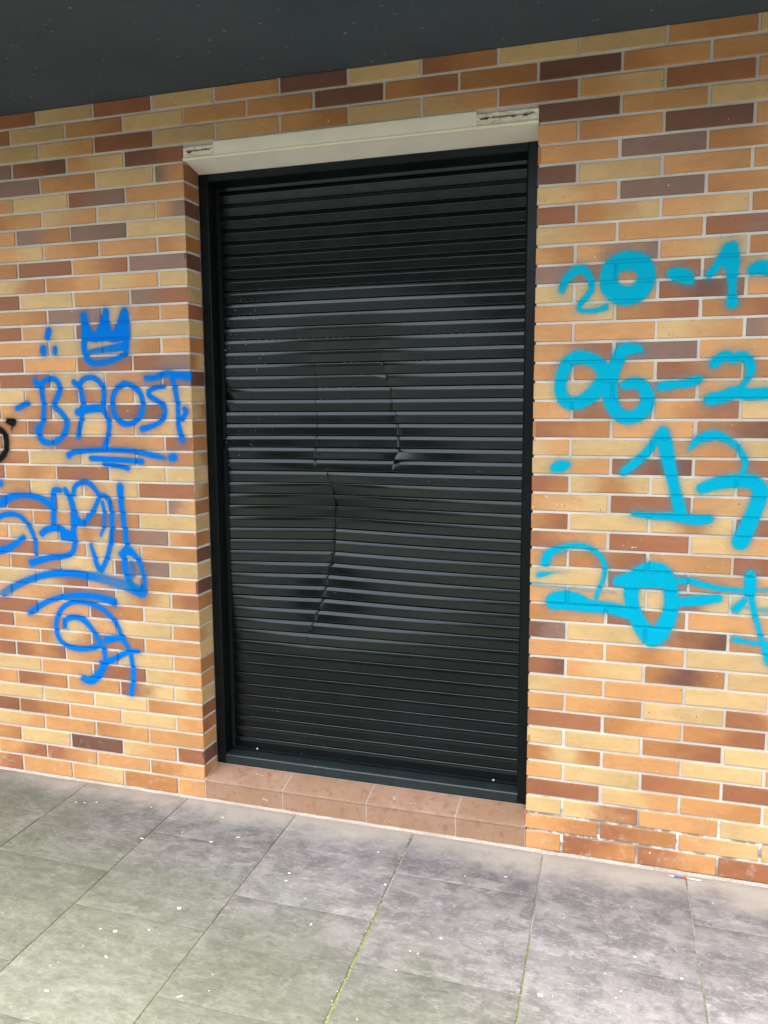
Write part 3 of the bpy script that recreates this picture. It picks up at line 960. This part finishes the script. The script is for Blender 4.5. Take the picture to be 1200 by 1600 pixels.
mb.prism([(FY + .0005, .085), (FY + .0005, .117), (FY + .0035, .1205), (FY + .012, .1215), (FY + .050, .1195), (FY + .10, .1195), (FY + .10, .085)], FI + .0005, FJ - .0005)
mb.prism([(FY + .0005, .085), (FY + .0005, .0858), (FY + .09, .0858), (FY + .09, .085)], XL + .001, XR - .001)
child(mb.build('threshold', None, SILL), sh)
mb = MB()
mb.box(XL - .003, XR + .003, .290, .299, .06, 2.39)
child(mb.build('back_panel', None, VOID), sh)


def smooth(a, b, t):
    t = min(1, max(0, (t - a) / (b - a)))
    return t * t * (3 - 2 * t)


CA = sorted([(1.90, -.60), (1.623, -.566), (1.548, -.547), (1.504, -.536), (1.417, -.517), (1.324, -.507), (1.289, -.524), (1.15, -.55)])
CB = sorted([(1.30, -.80), (1.237, -.783), (1.19, -.772), (1.117, -.764), (1.06, -.774), (1.031, -.773), (.945, -.782), (.845, -.802), (.713, -.827), (.614, -.858), (.569, -.870), (.45, -.89)])
def ip(tab, z):
    return float(np.interp(z, [q[0] for q in tab], [q[1] for q in tab]))
EL, ER = -1.19, -.03


def push(x, z, ja, jb):
    """How far the kicks pushed the curtain in at (x, z)."""
    wa = smooth(1.93, 1.50, z) * smooth(1.03, 1.47, z)
    wb = smooth(1.27, 1.02, z) * smooth(.53, .96, z)
    a1, a2 = -.835 + ja, ip(CA, z) + ja
    t = min((x - EL) / (a1 - EL), max(0, (ER - x) / (ER - a2)) ** 1.4, 1.0)
    d = .060 * wa * max(0, t)
    b = ip(CB, z) + jb
    t = (x - EL) / (b - EL) if x < b else max(0, (ER - x) / (ER - b)) ** 1.5
    d += .082 * wb * max(0, t)
    # the metal folds sharply on the creases
    ka = smooth(1.72, 1.62, z) * smooth(1.24, 1.30, z)
    kb = smooth(1.27, 1.22, z) * smooth(.56, .66, z)
    d += .0035 * ka * (math.exp(-((x - a2) / .003) ** 2) + .7 * math.exp(-((x - a1) / .003) ** 2)) + .004 * kb * math.exp(-((x - b) / .003) ** 2)
    return max(d, 0)


PITCH_S, Z_TOP, Z_BOT = .0447, 2.2735, .1315
NS = 48
PROF = [(-.004, .004), (.0000, .001), (.0016, -.0040), (.0030, -.0068), (.0046, -.00735), (.0068, -.00785), (.0105, -.0086), (.0150, -.00950), (.0158, -.0096), (.0164, -.0096), (.0170, -.0092), (.0178, -.0092), (.0186, -.00912), (.030, -.0081), (.0418, -.0071), (.0428, -.0070), (.0448, -.0064), (.0458, -.004), (.0452, .002)]
PITCH_S = (Z_TOP - Z_BOT) / NS
slot_rows = {}
def z_of(px_y, px_x=560): return unproj(px_x, px_y, 1, SY)
SLOTS = [(525, 408, 545), (517, 662, 785), (548, 482, 562), (540, 628, 785), (571, 405, 420), (566, 535, 562), (563, 628, 682), (606, 495, 568), (624, 497, 570), (588, 550, 562)]
for (py, xa, xb) in SLOTS:
    p0, p1 = unproj(xa, py, 1, SY + .03), unproj(xb, py, 1, SY + .03)
    n = int(round((Z_TOP - p0.z) / PITCH_S))
    slot_rows.setdefault(min(NS - 1, max(0, n)), []).append((p0.x, p1.x))
for n in range(-1, NS):
    zt = Z_TOP - n * PITCH_S
    ja, jb = random.uniform(-.004, .004), random.uniform(-.003, .003)
    sag = random.uniform(-.0006, .0006)
    xs = list(np.linspace(FI - .004, FJ + .004, 44))
    for c in (-.835 + ja, ip(CA, zt - .02) + ja, ip(CB, zt - .02) + jb):
        xs += [c - .006, c - .003, c - .0012, c, c + .0012, c + .003, c + .006]
    xs = sorted(x for x in xs if FI - .0041 <= x <= FJ + .0041)
    # two slats sprang forward at their left end
    pop = {19: .5, 20: 1.0, 18: .15}.get(n, 0.0)
    droop = {15: .4, 16: 1.0, 17: .5}.get(n, 0.0)
    V, F_ = [], []
    for x in xs:
        lf = math.exp(-max(0, x - FI) / .11)
        lf2 = math.exp(-max(0, x - FI) / .06)
        for dz, dy in PROF:
            z = zt - dz
            y = SY + dy + push(x, z, ja, jb)
            y += -pop * .006 * lf * (dz / .045) - pop * .002 * lf
            y += droop * .016 * lf2 * (dz / .045)
            V.append((x, y, z + sag - .0010 * lf * pop))
    m = len(PROF)
    for i in range(len(xs) - 1):
        for j in range(m - 1):
            q = i * m + j
            F_.append((q, q + 1, q + m + 1, q + m))
    me = mesh_from('slat', V, F_, True)
    so = child(link('slat', me, None, SLAT), sh)
    if n in slot_rows:
        mb = MB()
        for a, b in slot_rows[n]:
            x = a
            while x < b:
                y = SY - .0062 + push(x, zt - .003, ja, jb)
                if random.random() < .9:
                    mb.box(x, x + random.uniform(.006, .009), y, y + .004, zt - .0034, zt - .0018)
                x += .0265
        if mb.v:
            s_ = mb.build('light_slot', None, SLOT)
            s_['kind'] = 'stuff'
            s_.parent = so
mb = MB()
mb.prism([(SY - .006, .1315), (SY - .0105, .130), (SY - .0115, .126), (SY - .0115, .0985), (SY - .014, .097), (SY - .014, .0925), (SY + .006, .0925), (SY + .006, .1315)], FI + .001, FJ - .001)
bb = child(mb.build('bottom_bar', None, FRAME), sh)
for px, py in ((402, 1169), (771, 1218)):
    c = unproj(px, py, 1, SY - .0115)
    V, F_ = [], []
    for r, y in ((.0046, 0), (.0046, -.0012), (.0036, -.0024), (.0015, -.0028), (.0012, -.0016)):
        for k in range(10):
            V.append((c.x + r * math.cos(k * .6283), SY - .0115 + y, c.z - .002 + r * math.sin(k * .6283)))
    for i in range(4):
        for k in range(10):
            F_.append((i * 10 + k, i * 10 + (k + 1) % 10, i * 10 + 10 + (k + 1) % 10, i * 10 + 10 + k))
    F_.append(tuple(40 + k for k in range(10)))
    s_ = link('screw', mesh_from('screw', V, F_), None, SCREW)
    s_.parent = bb

# ------------------------------------------------------------------ pavement
pave = empty('pavement', (-.4, -1.2, GZ))
pave['kind'] = 'structure'
JX = [-.39 + .4545 * i for i in range(-9, 9)]
def slab_mesh(x0, x1, y0, y1, sk):
    n = 10
    V, F_ = [], []
    tilt = (random.uniform(-.0006, .0006), random.uniform(-.0006, .0006)); dz = random.uniform(-.0004, .0004)
    seed = random.uniform(0, 50)
    c = .0022
    gx = [0, c] + [c + (x1 - x0 - 2 * c) * i / n for i in range(1, n)] + [x1 - x0 - c, x1 - x0]
    gy = [0, c] + [c + (y1 - y0 - 2 * c) * i / n for i in range(1, n)] + [y1 - y0 - c, y1 - y0]
    nx, ny = len(gx), len(gy)
    for j, b in enumerate(gy):
        for i, a in enumerate(gx):
            x, y = x0 + a, y0 + b
            e = (i in (0, nx - 1)) or (j in (0, ny - 1))
            z = GZ + dz + tilt[0] * (a / (x1 - x0) - .5) + tilt[1] * (b / (y1 - y0) - .5) + .0006 * noise.noise((x * 7, y * 7, seed)) - (.0011 if e else 0)
            w = .0016 * noise.noise((x * 30, y * 30, seed + 9)) if e else 0
            V.append((x + w - sk * y, y + w, z))
    for j in range(ny - 1):
        for i in range(nx - 1):
            q = j * nx + i
            F_.append((q, q + 1, q + nx + 1, q + nx))
    b = len(V)
    ring = [i for i in range(nx)] + [nx - 1 + nx * j for j in range(1, ny)] + [nx * ny - 1 - i for i in range(1, nx)] + [nx * (ny - 1 - j) for j in range(1, ny - 1)]
    V += [(V[i][0], V[i][1], GZ - .03) for i in ring]
    for i in range(len(ring)):
        j = (i + 1) % len(ring)
        F_.append((ring[j], ring[i], b + i, b + j))
    return mesh_from('paving_slab', V, F_, True)


far_v, far_f = [], []
for i in range(len(JX) - 1):
    odd = (i - 9) % 2
    # the column between the joints at -0.39 and 0.06 breaks at -0.27, -0.71 ...
    cuts = [-.0015] + ([-.272 - .4400 * j for j in range(7)] if not odd else [-.055] + [-.53 - .4535 * j for j in range(12)])
    if odd: cuts = [-.0015] + [-.53 - .4535 * j for j in range(7)]
    gw = .0020 if i != 9 else .0042
    ge = .0020 if i != 8 else .0042
    for j in range(len(cuts) - 1):
        y1, y0 = cuts[j] - (.0007 if j else .012), cuts[j + 1] + .0007
        me = slab_mesh(JX[i] + gw, JX[i + 1] - ge, y0, y1, .028)
        child(link('paving_slab', me, None, SLAB), pave)
mb = MB()
mb.box(JX[0] - .02, JX[-1] + .02, -3.0, .0, GZ - .04, GZ - .0034)
child(mb.build('joint_sand', None, JOINT), pave)
# bedding mortar trowelled along the foot of the wall
V, F_ = [], []
nx = 700
for i in range(nx + 1):
    x = -4.4 + 7.9 * i / nx
    w = .016 + .012 * noise.noise((x * 5, 0, 3)) + .008 * noise.noise((x * 31, 0, 7))
    hgt = .0035 + .0032 * noise.noise((x * 14, 2, 3))
    V += [(x, -.0030, GZ + hgt + .002), (x, -w * .5, GZ + hgt * .55 + .001 * noise.noise((x * 60, 1, 1))), (x, -w, GZ - .004)]
for i in range(nx):
    for j in range(2):
        q = i * 3 + j
        F_.append((q, q + 1, q + 4, q + 3))
child(link('bedding_mortar', mesh_from('bedding_mortar', V, F_, True), None, FILLET), pave)

mb = MB()
mb.v = [(-300, -300, GZ - .012), (300, -300, GZ - .012), (300, -3.2, GZ - .012), (-300, -3.2, GZ - .012)]
mb.f = [(0, 1, 2, 3)]
g_o = mb.build('ground', None, EARTH)
g_o['kind'] = 'structure'
mb = MB()
mb.v = [(-300, -3.21, GZ - .016), (JX[0] + .02, -3.21, GZ - .016), (JX[0] + .02, .3, GZ - .016), (-300, .3, GZ - .016), (JX[-1] - .02, -3.21, GZ - .016), (300, -3.21, GZ - .016), (300, .3, GZ - .016), (JX[-1] - .02, .3, GZ - .016)]
mb.f = [(0, 1, 2, 3), (4, 5, 6, 7)]
g_o = mb.build('ground', None, EARTH)
g_o['kind'] = 'structure'

# ------------------------------------------------------------------ small things on the pavement
V, F_, MI = [], [], []
def flake(x, y, l, w, a, mi, h=.0016):
    b = len(V)
    ca_, sa_ = math.cos(a), math.sin(a)
    z = GZ + .0016
    bend = random.uniform(0, h)
    for u, v_, dz in ((-1, 0, bend), (-.45, -.8, .0), (.45, -.7, .0), (1, 0, bend), (.45, .8, .0008), (-.45, .7, .0008), (0, 0, h)):
        V.append((x + (u * l * ca_ - v_ * w * sa_) / 2, y + (u * l * sa_ + v_ * w * ca_) / 2, z + dz))
    for i in range(6):
        F_.append((b + 6, b + i, b + (i + 1) % 6)); MI.append(mi)
KNOWN = [(222, 1311, 11, 4), (372, 1309, 10, 4), (348, 1278, 10, 4), (330, 1316, 9, 6), (280, 1420, 9, 8), (180, 1456, 9, 8), (73, 1549, 11, 6), (281, 1558, 12, 4), (166, 1496, 10, 4),
         (452, 1365, 6, 6), (447, 1377, 7, 4), (486, 1445, 4, 9), (602, 1383, 6, 7), (591, 1332, 6, 4), (689, 1467, 6, 6), (653, 1491, 4, 4), (641, 1487, 4, 4), (619, 1517, 4, 3),
         (992, 1496, 8, 5), (1065, 1530, 7, 6), (962, 1560, 5, 4), (844, 1556, 12, 10), (970, 1550, 5, 3), (987, 1418, 4, 3), (881, 1435, 3, 3), (945, 1522, 4, 3), (1114, 1412, 3, 3),
         (119, 1254, 6, 3), (132, 1255, 6, 3), (151, 1254, 6, 3), (236, 1262, 4, 4), (285, 1301, 4, 4), (233, 1454, 4, 4), (157, 1452, 5, 3), (790, 1371, 9, 3), (727, 1370, 4, 4)]
for px, py, l, w in KNOWN:
    q = unproj(px, py, 2, GZ)
    s = (q - Vector(CAM)).length / FPX
    flake(q.x, q.y, l * s * .72, w * s * .7, random.uniform(-.6, .6), 0)
for i in range(110):
    q = unproj(random.uniform(-60, 1260), random.uniform(1245, 1640), 2, GZ)
    if q.y > -.03: continue
    r = random.random()
    l = random.choice((.002, .0022, .0028, .0035, .005))
    flake(q.x, q.y, l, l * random.uniform(.4, .9), random.uniform(0, 3.1), 0 if r < .6 else (1 if r < .7 else 2), .001)
for i in range(60):                                  # more crumbs caught in the joint left of the step's end
    y = random.uniform(-.9, -.04)
    flake(-.3935 - .028 * y + random.uniform(-.004, .004), y, .004, .003, random.uniform(0, 3), random.choice((0, 1, 2, 2)), .001)
me = mesh_from('litter', V, F_)
for m_ in (FLAKE, FLAKE2, CHIP): me.materials.append(m_)
me.polygons.foreach_set('material_index', MI)
lit = link('litter', me)
tag(lit, 'dry petals and crumbs scattered over the paving', 'litter', kind='stuff')

# the thin stick lying at the foot of the wall
a, b = unproj(1045, 1365.5, 2, GZ + .004), unproj(1095, 1371.8, 2, GZ + .004)
a.y = b.y = -.0385
st = empty('stick', ((a.x + b.x) / 2, a.y, GZ + .003))
tag(st, 'thin white paper stick with a red band lying at the foot of the right wall', 'stick')
STW, STR, STB = m_plain('white_paper', (.72, .72, .74)), m_plain('red_print', (.55, .03, .06)), m_plain('blue_print', (.10, .13, .35))
L_ = b.x - a.x
for nm, t0, t1, m_ in (('stick_end', 0, .16, STW), ('stick_body', .16, .38, STB), ('stick_band', .38, .56, STR), ('stick_tip', .56, 1.0, STW)):
    V, F_ = [], []
    for t in (t0, t1):
        for k in range(8):
            V.append((a.x + L_ * t, -.0385 + .0022 * math.cos(k * math.pi / 4), GZ + .0038 + .0022 * math.sin(k * math.pi / 4)))
    for k in range(8): F_.append((k, (k + 1) % 8, 8 + (k + 1) % 8, 8 + k))
    F_ += [tuple(range(8)), tuple(reversed(range(8, 16)))]
    child(link(nm, mesh_from(nm, V, F_, True), None, m_), st)

# ------------------------------------------------------------------ across the street: an unseen mass, added to darken what the slats mirror
V, F_ = [], []
hx = np.linspace(-60, 60, 241)
prof = [(0.0, GZ - .05), (-.05, 1.0), (.02, 2.4), (.10, 3.9), (.5, 4.4), (1.1, 4.45), (1.6, 4.0), (1.7, GZ - .05)]
for x in hx:
    for a_, z_ in prof:
        w_ = .02 * noise.noise((x * 1.3, a_ * 2, z_ * 1.2)) + .02 * noise.noise((x * 3.7, a_ * 4, z_ * 3.1))
        V.append((x, -15.0 - a_ + w_, z_ + (w_ if z_ > .5 else 0)))
m = len(prof)
for i in range(len(hx) - 1):
    for j in range(m - 1):
        q = i * m + j
        F_.append((q, q + m, q + m + 1, q + 1))
reflection_blocker = link('reflection_blocker', mesh_from('reflection_blocker', V, F_), None, REFL_BLOCKER)
tag(reflection_blocker, kind='stuff')
